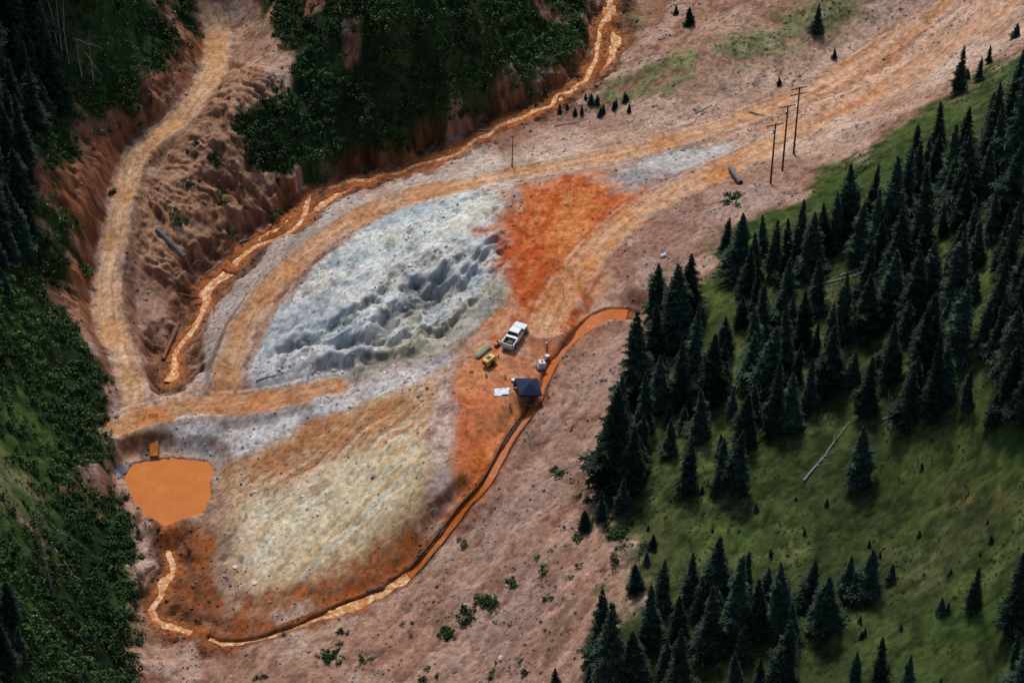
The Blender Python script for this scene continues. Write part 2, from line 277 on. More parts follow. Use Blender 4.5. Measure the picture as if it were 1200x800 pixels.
# cream lower dump
b,m=mask([(235,560),(300,525),(420,470),(530,432),(530,600),(500,625),(440,670),(330,715),(270,730),(240,660)],2.5,1.3); mix(b,m*.95,(160,108,68),(188,154,118),nB,1.4)
b,m=mask([(285,600),(350,560),(440,510),(500,500),(495,590),(440,640),(350,680),(295,685),(278,650)],12,3.2); mix(b,m*.97,(206,190,156),(228,218,190),nB,1.5); mix(b,m*sstep(.1,.5,st2[b]+.5*nE[b])*.55,(188,146,94)); mix(b,m*sstep(.2,.5,-st2[b]+.4*nA[b])*.35,(182,176,162))
b,m=mask([(245,560),(275,590),(270,650),(300,700),(270,720),(235,660)],3,1); mix(b,m*.8,(132,106,90),(150,122,104),nC)
b,m=mask([(290,565),(420,490),(505,455),(508,505),(430,520),(330,580)],5,2); mix(b,m*.85*sstep(-.5,.1,st2[b]),(174,98,44),(152,108,72),st2)
b,m=mask([(520,560),(520,605),(490,640),(430,680),(330,712),(280,722),(270,700),(340,695),(430,655),(490,615)],3.5,1.8); mix(b,m*.88,(160,86,38),(118,74,44),nC)
# bench
b,m=mask(BENCH,1.8,1.2); mix(b,m,(188,126,86),(178,144,120),nE,1.0); mix(b,m*sstep(.0,.45,nB[b])*.65,(180,96,46))
st8=directional((740,215),(620,400),14,1.3,83)
RED=[(618,212),(700,203),(755,215),(745,262),(700,298),(680,345),(660,400),(612,400),(612,350),(606,310),(598,290),(560,268),(600,245)]
b,m=mask(RED,7,3.0); mix(b,m*.92,(180,82,28),(196,114,58),st8,1.4); mix(b,m*sstep(.2,.7,nC[b]+.5*nB[b])*.3,(204,142,98)); mix(b,m*sstep(.1,.5,-nB[b]-.3*nC[b])*.5,(164,66,22))
b,m=mask([(540,215),(600,210),(625,250),(600,290),(560,275),(590,245)],2,1.5); mix(b,m*.45*sstep(-.2,.4,nB[b]),(184,112,62))
b,m=mask([(525,440),(580,400),(610,430),(600,500),(560,580),(525,598)],4,2.2); mix(b,m*.8,(186,90,34),(194,126,80),nB,1.4)
b,m=mask([(660,300),(745,250),(755,262),(700,305),(680,330)],2,.8); mix(b,m*.85,(184,98,40),(194,122,70),nC)
b,m=mask([(830,190),(900,165),(905,180),(840,212),(770,245),(745,240)],3,1); mix(b,m*.65,(194,120,64),(200,144,100),nC)
b,m=mask([(700,372),(660,398),(640,430),(610,490),(570,550),(530,600),(520,590),(560,540),(600,480),(632,420),(650,385)],2,1.2); mix(b,m*.85,(194,96,34),(190,120,70),nC)
b,m=mask([(560,440),(630,380),(650,420),(620,480),(570,500)],4,1.5); mix(b,m*.2,(200,144,112),(180,130,104),nB)
b,m=mask([(512,440),(530,440),(528,590),(505,600),(508,500)],1.6,.9); mix(b,m*.65,(154,142,134),(190,178,168),nC)
b,m=mask([(700,210),(780,180),(860,165),(870,185),(800,200),(740,225)],3,1.5); mix(b,m*.75,(182,182,176),(156,156,154),nB)
# mud around toe
b,m=mask([(185,620),(240,610),(250,660),(262,715),(330,722),(440,680),(500,625),(520,610),(490,665),(430,710),(330,745),(250,765),(190,745),(172,700)],2.5,1.2); mix(b,m*.88,(156,84,38),(106,64,40),nC)
b,m=mask([(150,505),(180,495),(215,520),(250,540),(262,600),(240,620),(215,615),(200,622),(160,610),(135,560)],3,1); mix(b,m*.8,(140,110,90),(165,136,112),nC)
b,m=mask([(130,536),(158,531),(178,530),(150,554),(138,550)],.8,.3); mix(b,m*.9,(90,100,120),(118,128,142),nC)
# roads
RC=[((194,146,102),(210,172,136)),((188,134,90),(204,162,126)),((192,130,84),(206,162,126)),((186,120,70),(182,136,98))]
for (b,d,s,sg,hw,rut),(ca,cb) in zip(RF,RC):
    m=1-sstep(hw*.75,hw*1.25,d+nB[b]*.6+nC[b]*.3); mix(b,m*.94,ca,cb,nB); mix(b,m*rut*.55,(156,98,56))
    e=np.exp(-((d-hw*1.2+nB[b]*.4)/.4)**2)*sstep(-.2,.3,nC[b]); mix(b,e*.45,(202,176,154)); e=np.exp(-((d-hw*1.5+nB[b]*.4)/.4)**2); mix(b,e*.35,(110,76,56))
b,m=mask([(950,100),(1030,50),(1100,0),(1160,-40),(1260,-60),(1170,30),(1090,80),(1000,128),(930,160),(900,150)],5,1.5); st5=directional((1130,0),(930,140),45,1.0,81); mix(b,m*.6,(184,126,84),(208,170,142),st5,2.0)
# slopes: darker, redder cut faces
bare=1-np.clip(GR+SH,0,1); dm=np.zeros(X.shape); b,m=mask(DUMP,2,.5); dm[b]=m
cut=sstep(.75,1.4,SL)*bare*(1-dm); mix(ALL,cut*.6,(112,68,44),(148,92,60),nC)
# wet ravine
mix(ALL,WET*.85,(86,56,38),(134,86,54),nC); mix(ALL,(1-sstep(.9,2.2,CRKD+nB*.6))*.6,(172,96,46))
mm=(1-sstep(.8,1.8,CHD+nC*.3)); mix(ALL,mm*.75,(130,72,34),(96,60,38),nC)
GR*=1-WET; SH*=1-WET
for (b,d,s,sg,hw,rut) in RF: SH[b]*=sstep(hw,hw+1.5,d); GR[b]*=sstep(hw,hw+1,d)
C*=(1+.28*nD+.18*nC+.2*nW)[...,None]; C=np.clip(C,0,.85)
print("grid",X.shape,time.time()-T0)
# ------------------------------------------------------------------ mesh helpers
def mesh_np(name,V,F,mats=None,col=None,smooth=False,link=True):
    V=np.asarray(V,np.float32); F=np.asarray(F,np.int32); k=F.shape[1]
    me=bpy.data.meshes.new(name); me.vertices.add(len(V)); me.vertices.foreach_set('co',V.ravel())
    me.loops.add(F.size); me.loops.foreach_set('vertex_index',F.ravel()); me.polygons.add(len(F))
    me.polygons.foreach_set('loop_start',np.arange(0,F.size,k,dtype=np.int32))
    me.update(calc_edges=True)
    if smooth: me.shade_smooth()
    else: me.shade_flat()
    if col is not None:
        a=me.color_attributes.new('Col','FLOAT_COLOR','POINT'); cc=np.ones((len(V),4),np.float32); cc[:,:3]=col; a.data.foreach_set('color',cc.ravel())
    for m in (mats or []): me.materials.append(m)
    o=bpy.data.objects.new(name,me)
    if link: scene.collection.objects.link(o)
    return o
def newmat(name,rough=.9,spec=.2):
    m=bpy.data.materials.new(name); m.use_nodes=True; b=m.node_tree.nodes['Principled BSDF']; b.inputs['Roughness'].default_value=rough; b.inputs['Specular IOR Level'].default_value=spec
    return m,m.node_tree,b
def N(nt,t,**kw):
    n=nt.nodes.new(t)
    for k,v in kw.items(): setattr(n,k,v)
    return n
def plain(name,rgb,rough=.6,spec=.4,var=.25,scale=3,metal=0):
    m,nt,b=newmat(name,rough,spec); b.inputs['Metallic'].default_value=metal
    tc=N(nt,'ShaderNodeTexCoord'); nz=N(nt,'ShaderNodeTexNoise'); nz.inputs['Scale'].default_value=scale; nz.inputs['Detail'].default_value=5
    r=N(nt,'ShaderNodeValToRGB'); r.color_ramp.elements[0].position=.3; r.color_ramp.elements[1].position=.7
    c=np.array(rgb); r.color_ramp.elements[0].color=(*(c*(1-var)),1); r.color_ramp.elements[1].color=(*np.minimum(c*(1+var),1),1)
    nt.links.new(tc.outputs['Object'],nz.inputs['Vector']); nt.links.new(nz.outputs[0],r.inputs[0]); nt.links.new(r.outputs[0],b.inputs['Base Color'])
    return m
def attr_mat(name,rough,nscale,lo,hi,bump=0,objvar=False,detail=2):
    m,nt,b=newmat(name,rough,.1); a=N(nt,'ShaderNodeAttribute',attribute_name='Col'); out=a.outputs['Color']
    if nscale:
        tc=N(nt,'ShaderNodeTexCoord')
        nz=N(nt,'ShaderNodeTexNoise'); nz.inputs['Scale'].default_value=nscale; nz.inputs['Detail'].default_value=detail; nz.inputs['Roughness'].default_value=.7
        nt.links.new(tc.outputs['Object'],nz.inputs['Vector'])
        mr=N(nt,'ShaderNodeMapRange'); mr.inputs[1].default_value=.3; mr.inputs[2].default_value=.7; mr.inputs[3].default_value=lo; mr.inputs[4].default_value=hi
        nt.links.new(nz.outputs[0],mr.inputs[0]); sc=N(nt,'ShaderNodeVectorMath',operation='SCALE')
        nt.links.new(a.outputs['Color'],sc.inputs[0]); nt.links.new(mr.outputs[0],sc.inputs['Scale']); out=sc.outputs[0]
    if objvar:
        oi=N(nt,'ShaderNodeObjectInfo'); hs=N(nt,'ShaderNodeHueSaturation'); m1=N(nt,'ShaderNodeMapRange'); m1.inputs[3].default_value=.5; m1.inputs[4].default_value=1.45
        m2=N(nt,'ShaderNodeMapRange'); m2.inputs[3].default_value=.46; m2.inputs[4].default_value=.52; ml=N(nt,'ShaderNodeMath',operation='FRACT'); mu=N(nt,'ShaderNodeMath',operation='MULTIPLY'); mu.inputs[1].default_value=7.3
        nt.links.new(oi.outputs['Random'],m1.inputs[0]); nt.links.new(oi.outputs['Random'],mu.inputs[0]); nt.links.new(mu.outputs[0],ml.inputs[0]); nt.links.new(ml.outputs[0],m2.inputs[0])
        nt.links.new(m1.outputs[0],hs.inputs['Value']); nt.links.new(m2.outputs[0],hs.inputs['Hue']); nt.links.new(out,hs.inputs['Color']); out=hs.outputs[0]
    nt.links.new(out,b.inputs['Base Color'])
    return m
# ------------------------------------------------------------------ terrain object
idx=np.arange(NX*NY,dtype=np.int32).reshape(NY,NX)
F=np.stack([idx[:-1,:-1],idx[:-1,1:],idx[1:,1:],idx[1:,:-1]],-1).reshape(-1,4)
MG=attr_mat('ground',.95,4.5,.76,1.24)
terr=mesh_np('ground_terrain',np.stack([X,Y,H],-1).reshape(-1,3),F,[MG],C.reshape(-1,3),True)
# ------------------------------------------------------------------ water
def water_mat(name,c1,c2,c3,sc,rough=.3,th=.55,spec=.06,lo=.36):
    m,nt,b=newmat(name,rough,spec); tc=N(nt,'ShaderNodeTexCoord'); nz=N(nt,'ShaderNodeTexNoise'); nz.inputs['Scale'].default_value=sc; nz.inputs['Detail'].default_value=6; nz.inputs['Roughness'].default_value=.7; nz.inputs['Distortion'].default_value=.6
    nt.links.new(tc.outputs['Object'],nz.inputs['Vector']); r=N(nt,'ShaderNodeValToRGB'); e=r.color_ramp.elements; e[0].position=lo; e[0].color=(*lin(c1),1); e[1].position=th; e[1].color=(*lin(c2),1); x=e.new(th+.1); x.color=(*lin(c3),1)
    nt.links.new(nz.outputs[0],r.inputs[0]); nt.links.new(r.outputs[0],b.inputs['Base Color']); bp=N(nt,'ShaderNodeBump'); bp.inputs['Distance'].default_value=.04; bp.inputs['Strength'].default_value=.4
    nt.links.new(nz.outputs[0],bp.inputs['Height']); nt.links.new(bp.outputs[0],b.inputs['Normal']); return m
MWc=water_mat('creek_water',(172,98,44),(202,140,84),(232,202,162),1.3,.45,.5)
MWp=water_mat('pond_water',(184,98,24),(194,108,32),(204,122,46),.35,.4,.6)
MWh=water_mat('channel_water',(170,86,24),(188,100,34),(206,130,64),1.2,.4,.58)
def ribbon(name,P,hw,dz,mat):
    V=[];Fs=[]
    for i,p in enumerate(P):
        q=P[min(i+1,len(P)-1)]-P[max(i-1,0)]; nrm=np.array([-q[1],q[0]]); nrm/=np.linalg.norm(nrm)+1e-9; hwi=hw[i] if hasattr(hw,'__len__') else hw
        for s_ in (-1,-.33,.33,1): V.append([p[0]+nrm[0]*hwi*s_,p[1]+nrm[1]*hwi*s_,p[2]+dz])
        if i:
            for k in range(3): a=(i-1)*4+k; Fs.append([a,a+1,a+5,a+4])
    return mesh_np(name,V,Fs,[mat],None,True)
ribbon('creek_water',CRW,1.2,-dep+.08,MWc)
ribbon('creek_side_braid_water',CRV,.7,-dep+.05,MWc)
ribbon('pond_outlet_stream_water',CRB,1.0,-.62,MWc)
ribbon('drainage_channel_water',CHN[:k1+1],[2.1 if c<11 else .72 for c in cs[:k1+1]],-.42,MWh)
ribbon('drainage_stream_water',CHN[k1:],.95,-.5,MWc)
pp=survey(POND)[:,:2]; cc=pp.mean(0); pv=[[cc[0],cc[1],PZ]]+[[*(cc+(q-cc)*1.12),PZ] for q in smooth_line(np.vstack([pp,pp[:1]]),3)[:-1]]
mesh_np('orange_pond_water',pv,[[0,i,i%(len(pv)-1)+1] for i in range(1,len(pv))],[MWp])
# ------------------------------------------------------------------ tubes / boxes
def tube(P,R,k=8,cap=True):
    P=np.asarray(P,float); V=[];Fs=[]
    for i,p in enumerate(P):
        t=Vector(P[min(i+1,len(P)-1)]-P[max(i-1,0)]).normalized(); a=t.orthogonal().normalized()
        if i and True:
            a=(pa-t*pa.dot(t)).normalized() if (pa-t*pa.dot(t)).length>1e-5 else a
        pa=a; c=t.cross(a); r=R[i] if hasattr(R,'__len__') else R
        for j in range(k):
            an=2*math.pi*j/k; V.append(np.array(p)+np.array(a*math.cos(an)+c*math.sin(an))*r)
        if i:
            for j in range(k): Fs.append([(i-1)*k+j,(i-1)*k+(j+1)%k,i*k+(j+1)%k,i*k+j])
    m=len(V); V.append(P[0]);V.append(P[-1])
    for j in range(0,k,1):
        Fs.append([m,(j+1)%k,j,j]); e=(len(P)-1)*k; Fs.append([m+1,e+j,e+(j+1)%k,e+(j+1)%k])
    return V,Fs
def obj_from(name,V,Fs,mat,parent=None,bevel=0,smooth=False):
    me=bpy.data.meshes.new(name); ff=[]
    for f in Fs:
        g=[]; [g.append(int(i)) for i in f if int(i) not in g]
        if len(g)>2: ff.append(g)
    me.from_pydata([tuple(map(float,v)) for v in V],[],ff); me.update(); me.materials.append(mat)
    if smooth: me.shade_smooth()
    o=bpy.data.objects.new(name,me); scene.collection.objects.link(o)
    if parent: o.parent=parent
    if bevel:
        b=o.modifiers.new('b','BEVEL'); b.width=bevel; b.segments=2; b.limit_method='ANGLE'
    return o
def merge(parts):
    V=[];Fs=[]
    for v,f in parts:
        o=len(V); V+=list(v); Fs+=[[i+o for i in g] for g in f]
    return V,Fs
def boxg(x0,x1,y0,y1,z0,z1):
    V=[(x,y,z) for z in (z0,z1) for x,y in ((x0,y0),(x1,y0),(x1,y1),(x0,y1))]
    return V,[[3,2,1,0],[4,5,6,7],[0,1,5,4],[1,2,6,5],[2,3,7,6],[3,0,4,7]]
def frust(b0,b1,z0,z1): # (x0,x1,y0,y1)
    V=[(b0[0],b0[2],z0),(b0[1],b0[2],z0),(b0[1],b0[3],z0),(b0[0],b0[3],z0),(b1[0],b1[2],z1),(b1[1],b1[2],z1),(b1[1],b1[3],z1),(b1[0],b1[3],z1)]
    return V,[[3,2,1,0],[4,5,6,7],[0,1,5,4],[1,2,6,5],[2,3,7,6],[3,0,4,7]]
def prism(prof,y0,y1):
    n=len(prof); V=[(x,y0,z) for x,z in prof]+[(x,y1,z) for x,z in prof]
    return V,[list(range(n)),list(range(2*n-1,n-1,-1))]+[[i,i+n,(i+1)%n+n,(i+1)%n] for i in range(n)]
def cyl(c,r,h,axis='y',k=20):
    c=np.array(c,float); e={'x':(1,0,0),'y':(0,1,0),'z':(0,0,1)}[axis]; e=np.array(e,float)
    return tube([c-e*h/2,c+e*h/2],r,k)
def empty(name,uv,yaw=0,tilt=True,dz=0):
    p=survey([uv])[0]; e=bpy.data.objects.new(name,None); e.empty_display_size=.3; scene.collection.objects.link(e)
    z=float(hgt(p[0],p[1])); e.location=(p[0],p[1],z+dz); e.rotation_mode='QUATERNION'
    q=Quaternion((0,0,1),yaw)
    if tilt:
        dd=1.5; nx=-(float(hgt(p[0]+dd,p[1]))-float(hgt(p[0]-dd,p[1])))/(2*dd); ny=-(float(hgt(p[0],p[1]+dd))-float(hgt(p[0],p[1]-dd)))/(2*dd)
        q=Vector((0,0,1)).rotation_difference(Vector((nx,ny,1)).normalized())@q
    e.rotation_quaternion=q; return e
def yaw_of(uva,uvb):
    a,b=survey([uva,uvb]); return math.atan2(b[1]-a[1],b[0]-a[0])
# materials
Mwhite=plain('white_paint',(.74,.75,.77),.35,.5,.05,1.5); Mdark=plain('black_plastic',(.02,.02,.022),.6); Mglass=plain('dark_glass',(.015,.02,.025),.08,.6,.1)
Mtire=plain('tyre_rubber',(.022,.022,.022),.9); Mrim=plain('wheel_metal',(.4,.4,.42),.35,.5,.1,3,.6); Mred=plain('red_lens',(.4,.02,.02),.3); Mhead=plain('headlight_lens',(.6,.6,.62),.15)
Mnavy=plain('navy_canvas',(.02,.03,.065),.8,.2,.2,2); Mmetal=plain('galvanised_metal',(.35,.36,.37),.45,.5,.2,3,.5); Myel=plain('yellow_paint',(.62,.4,.05),.45,.5,.15)
Mlime=plain('lime_paint',(.42,.5,.22),.5); Mblue=plain('blue_plastic',(.05,.16,.4),.4); Mwood=plain('weathered_wood',(.16,.12,.09),.9,.1,.35,4); Mgrey=plain('dead_wood',(.30,.28,.26),.9,.1,.3,4)
Mpole=plain('pole_wood',(.1,.055,.035),.9,.1,.3,4); Mrust=plain('rusty_steel',(.25,.09,.04),.8,.2,.4,2); Mcor=plain('corrugated_steel',(.13,.14,.15),.6,.4,.3,2); Mpvc=plain('white_plastic',(.72,.73,.74),.4,.4,.06)
Morange=plain('orange_plastic',(.75,.2,.03),.5); Mtarp=plain('white_tarp',(.72,.76,.82),.6,.3,.08); Mlin=plain('black_liner',(.05,.045,.04),.7,.3,.4,2)
# ------------------------------------------------------------------ pickup truck
yaw=yaw_of((594,408),(612,381)); E=empty('pickup_truck',(603,397),yaw)
def part(nm,g,mat,bev=.0,E_=None): return obj_from(nm,g[0],g[1],mat,E_ or E,bev)
part('chassis',boxg(-2.75,2.75,-.8,.8,.32,.6),Mdark)
part('bed_floor',boxg(-2.8,-.8,-.86,.86,.6,.74),Mdark)
for s_ in (-1,1):
    y0,y1=sorted((s_*.86,s_*1.0)); part('bed_side',boxg(-2.9,-.82,y0,y1,.5,1.32),Mwhite,.03)
part('tailgate',boxg(-2.97,-2.86,-.84,.84,.58,1.3),Mwhite,.03); part('bed_front_wall',boxg(-.9,-.83,-.85,.85,.6,1.34),Mwhite)
part('cab_body',boxg(-.81,1.05,-1.0,1.0,.45,1.28),Mwhite,.05)
part('hood',prism([(1.052,.45),(1.052,1.27),(1.3,1.26),(2.75,1.1),(2.92,.95),(2.92,.45)],-.98,.98),Mwhite,.06)
part('cab_glass',frust((-.74,1.4,-.93,.93),(-.55,.62,-.76,.76),1.27,1.8),Mglass)
part('roof',frust((-.62,.72,-.82,.82),(-.55,.62,-.74,.74),1.79,1.88),Mwhite,.03)
for s_ in (-1,1):
    for xa,xb,wd in ((-.78,-.62,.1),(.2,.16,.07),(1.38,.66,.07)):
        part('pillar',tube([(xa,s_*.93,1.27),(xb,s_*.79,1.82)],wd*.6,6),Mwhite)
    for xx in (-1.85,1.95):
        part('wheel_arch',cyl((xx,s_*.97,.5),.52,.1),Mdark); part('tyre',cyl((xx,s_*.92,.4),.4,.28),Mtire,.03); part('rim',cyl((xx,s_*.99,.4),.23,.18),Mrim)
    part('headlight',boxg(2.88,2.94,*sorted((s_*.6,s_*.95)),.75,.95),Mhead); part('taillight',boxg(-3.0,-2.9,*sorted((s_*.86,s_*.98)),.85,1.2),Mred)
    part('mirror',boxg(.95,1.15,*sorted((s_*1.02,s_*1.25)),1.22,1.42),Mdark,.03)
part('grille',boxg(2.9,2.95,-.55,.55,.62,.95),Mdark); part('front_bumper',boxg(2.85,3.05,-.98,.98,.4,.62),Mrim,.03); part('rear_bumper',boxg(-3.12,-2.95,-.95,.95,.42,.58),Mrim,.03)
part('toolbox',boxg(-1.35,-.93,-.84,.84,.9,1.36),Mrim,.03); part('cargo_crate',boxg(-2.3,-1.7,-.5,.3,.745,1.1),Mwood,.02)
# ------------------------------------------------------------------ canopy tent with table beneath
E=empty('canopy_tent',(616,461),math.radians(12),True)
hwt=1.75; part('roof_canvas',([(-hwt,-hwt,2.15),(hwt,-hwt,2.15),(hwt,hwt,2.15),(-hwt,hwt,2.15),(0,0,3.1),(-hwt,-hwt,1.88),(hwt,-hwt,1.88),(hwt,hwt,1.88),(-hwt,hwt,1.88)],[[0,1,4],[1,2,4],[2,3,4],[3,0,4],[0,5,6,1],[1,6,7,2],[2,7,8,3],[3,8,5,0]]),Mnavy)
for a in (-1,1):
    for c in (-1,1): part('leg',boxg(a*1.68-.03,a*1.68+.03,c*1.68-.03,c*1.68+.03,-.2,2.14),Mmetal)
part('ridge_pole',tube([(-1.68,-1.68,2.1),(0,0,3.05),(1.68,1.68,2.1)],.025,6),Mmetal)
part('side_panel',boxg(-1.7,1.7,1.70,1.72,.3,2.1),Mnavy)
E=empty('folding_table',(615,459),math.radians(12)); part('top',boxg(-.9,.9,-.4,.4,.72,.76),Mdark)
for a in (-1,1):
    for c in (-1,1): part('leg',boxg(a*.8-.02,a*.8+.02,c*.33-.02,c*.33+.02,0,.72),Mmetal)
part('instrument_case',boxg(-.4,.1,-.2,.2,.765,1.0),Mdark,.02); part('sample_box',boxg(.3,.6,-.15,.15,.765,.95),Mtarp,.02)
# storage tank and tote
E=empty('plastic_water_tank',(633,432),.3); part('tank',frust((-.55,.55,-.55,.55),(-.5,.5,-.5,.5),.16,1.35),Mpvc,.12)
part('lid',cyl((0,0,1.38),.18,.08,'z'),Mdark); part('pallet',merge([boxg(-.6,.6,-.6,.6,.1,.15),boxg(-.6,-.45,-.6,.6,0,.099),boxg(.45,.6,-.6,.6,0,.099),boxg(-.08,.08,-.6,.6,0,.099)]),Mwood)
part('cage',merge([tube([(x,y,.15),(x*.93,y*.93,1.36)],.02,5) for x in (-.6,0,.6) for y in (-.6,.6)]+[tube([(-.6,-.6,z),(.6,-.6,z),(.6,.6,z),(-.6,.6,z),(-.6,-.6,z)],.02,5) for z in (.5,.95)]),Mmetal)
E=empty('portable_generator',(640,421),.8); part('housing',boxg(-.45,.45,-.3,.3,.15,.8),Mpvc,.08); part('panel',boxg(-.2,.2,-.32,-.301,.35,.65),Mdark)
part('frame',merge([tube([(x,-.34,0),(x,-.34,.86),(x,.34,.86),(x,.34,0)],.025,6) for x in (-.48,.48)]),Mdark)
# yellow compressor trailer
yw=yaw_of((566,430),(585,415)); E=empty('air_compressor_trailer',(574,427),yw)
part('canopy',prism([(-1.1,.45),(-1.1,1.15),(-.9,1.35),(.85,1.35),(1.1,1.1),(1.1,.45)],-.55,.55),Myel,.06); part('vent',boxg(-1.12,-1.1,-.35,.35,.6,1.05),Mdark); part('top_panel',boxg(-.5,.3,-.35,.35,1.352,1.38),Mdark)
for s_ in (-1,1): part('tyre',cyl((0,s_*.7,.33),.33,.2),Mtire); part('fender',boxg(-.45,.45,*sorted((s_*.56,s_*.85)),.7,.74),Mdark)
part('drawbar',tube([(1.1,0,.45),(2.1,0,.42)],.05,6),Mdark); part('jockey_wheel',cyl((2.0,0,.13),.13,.08),Mtire); part('jack',tube([(2.0,0,.15),(2.0,0,.7)],.03,6),Mmetal)
E=empty('drill_pipe_rack',(566,413),yw); part('bearer',merge([boxg(-1.1,-1.0,-.6,.6,0,.3),boxg(1.0,1.1,-.6,.6,0,.3)]),Mwood)
part('pipes',merge([tube([(-1.6,y,.38),(1.6,y,.38)],.075,8) for y in (-.5,-.3,-.1,.1,.3)]),Mlime); part('top_pipe',merge([tube([(-1.5,y,.52),(1.5,y,.52)],.07,8) for y in (-.4,-.2)]),Mmetal)
E=empty('yellow_pump',(583,405),yw); part('body',cyl((0,0,.45),.25,.8,'x'),Myel); part('skid',boxg(-.5,.5,-.3,.3,.05,.15),Mdark); part('motor',cyl((.1,0,.85),.14,.25,'z'),Mdark)
# cooler, tarp, buckets, crates
E=empty('blue_cooler',(602,447),.4); part('body',frust((-.35,.35,-.22,.22),(-.38,.38,-.25,.25),0,.38),Mblue,.03); part('lid',boxg(-.4,.4,-.27,.27,.382,.46),Mpvc,.02); part('handle',tube([(-.42,-.1,.3),(-.5,0,.3),(-.42,.1,.3)],.02,5),Mpvc)
p=survey([(588,460)])[0]; V=[];Fs=[];g=9
for j in range(g):
    for i in range(g):
        x=p[0]+(i/(g-1)-.5)*2.2+random.uniform(-.08,.08); y=p[1]+(j/(g-1)-.5)*1.7+random.uniform(-.08,.08)+.3*(i/g); V.append((x,y,float(hgt(x,y))+.08+random.random()*.16))
for j in range(g-1):
    for i in range(g-1): Fs.append([j*g+i,j*g+i+1,(j+1)*g+i+1,(j+1)*g+i])
obj_from('white_tarp',V,Fs,Mtarp)
for uv in ((592,443),(597,473),(622,470),(570,441)):
    E=empty('bucket',uv); c=random.choice([Morange,Mpvc]); part('pail',frust((-.14,.14,-.14,.14),(-.18,.18,-.18,.18),0,.4),c,.05); part('rim',cyl((0,0,.41),.19,.03,'z',12),Mdark)
for uv in ((538,470),(546,500),(660,345),(702,328)):
    E=empty('survey_stake',uv); part('stake',boxg(-.03,.03,-.03,.03,-.1,1.1),Mwood); part('flag',boxg(.03,.3,-.005,.005,.85,1.05),Morange)
E=empty('plastic_drum',(778,300),.3); part('drum',cyl((0,0,.3),.3,.9,'x',16),Mtarp,.03); part('bung',cyl((.46,0,.4),.06,.04,'x',8),Mblue)
# ------------------------------------------------------------------ worker
def worker(uv,yaw):
    me=bpy.data.meshes.new('body'); Vv=[(0,0,.95),(0,0,1.15),(0,0,1.42),(0,.01,1.53),(0,.02,1.66),(0,.02,1.74),
     (0,.1,.9),(.06,.13,.5),(.0,.13,.08),(.14,.14,.05),(0,-.1,.9),(-.02,-.13,.5),(-.08,-.13,.08),(.08,-.14,.05),
     (0,.19,1.42),(.03,.27,1.16),(.2,.22,1.0),(.28,.2,.98),(0,-.19,1.42),(-.02,-.26,1.14),(.12,-.27,.92),(.17,-.27,.85)]
    Ed=[(0,1),(1,2),(2,3),(3,4),(4,5),(0,6),(6,7),(7,8),(8,9),(0,10),(10,11),(11,12),(12,13),(2,14),(14,15),(15,16),(16,17),(2,18),(18,19),(19,20),(20,21)]
    R=[.15,.145,.16,.06,.1,.08,.095,.065,.045,.04,.095,.065,.045,.04,.07,.05,.04,.035,.07,.05,.04,.035]
    me.from_pydata(Vv,Ed,[]); o=bpy.data.objects.new('body',me); scene.collection.objects.link(o)
    sm=o.modifiers.new('s','SKIN'); sv=me.skin_vertices[0].data
    for i,r in enumerate(R): sv[i].radius=(r,r)
    sv[0].use_root=True; ss=o.modifiers.new('ss','SUBSURF'); ss.levels=2; ss.render_levels=2
    dg=bpy.context.evaluated_depsgraph_get(); m2=bpy.data.meshes.new_from_object(o.evaluated_get(dg)); o.modifiers.clear(); o.data=m2
    for m in (plain('denim',(.04,.06,.1),.9),plain('hi_vis_cloth',(.8,.25,.03),.7),plain('skin',(.45,.25,.17),.6)): m2.materials.append(m)
    for f in m2.polygons:
        z=f.center.z; f.material_index=0 if z<.95 and abs(f.center.y)<.21 and f.center.x<.16 else (2 if z>1.5 or f.center.x>.24 or (f.center.y<-.2 and z<.9) else 1)
    m2.shade_smooth(); E=empty('site_worker',uv,yaw,False); o.parent=E
    part('hard_hat',merge([tube([(0,.02,1.7),(0,.02,1.76),(0,.02,1.82),(0,.02,1.85)],[.14,.135,.09,.02],14),cyl((.03,.02,1.705),.17,.02,'z',14)]),Mpvc,0,E)
    for s_ in (-1,1): part('boot',frust((-.08,.2,s_*.13-.06,s_*.13+.06),(-.07,.1,s_*.13-.05,s_*.13+.05),0,.12),Mdark,.03,E)
worker((641,410),2.4)
# ------------------------------------------------------------------ poles
def tall(uv,hpx):
    p=survey([uv])[0]; dist=np.linalg.norm(p-CAM); pit=math.asin((CAM[2]-p[2])/dist); return hpx*dist/FPX/math.cos(pit)
for uv,hp,arm in (((903,215),68,1),((917,197),74,1),((930,180),76,2)):
    E=empty('utility_pole',uv,math.radians(20),False); h=tall(uv,hp); part('pole',tube([(0,0,-.5),(0,0,h)],[.17,.11],10),Mpole)
    for a in range(arm):
        z=h-.35-a*1.1; part('crossarm',boxg(-1.4,1.4,.12,.24,z-.07,z+.07),Mpole)
        part('insulators',merge([cyl((x,.18,z+.18),.06,.22,'z',8) for x in (-1.25,-.5,.5,1.25)]),Mmetal); part('brace',merge([tube([(0,.11,z-.7),(x,.11,z)],.025,5) for x in (-.7,.7)]),Mmetal)
    if arm==1: part('transformer',cyl((0,.33,h-1.6),.2,.6,'z',12),Mmetal,.02)
for uv,hp in (((600,200),36),((558,22),24)):
    E=empty('utility_pole',uv,0,False); h=tall(uv,hp); part('pole',tube([(0,0,-.5),(.15,0,h)],[.12,.07],8),Mwood); part('crossarm',boxg(-.5,.5,.07,.15,h-.4,h-.3),Mwood)
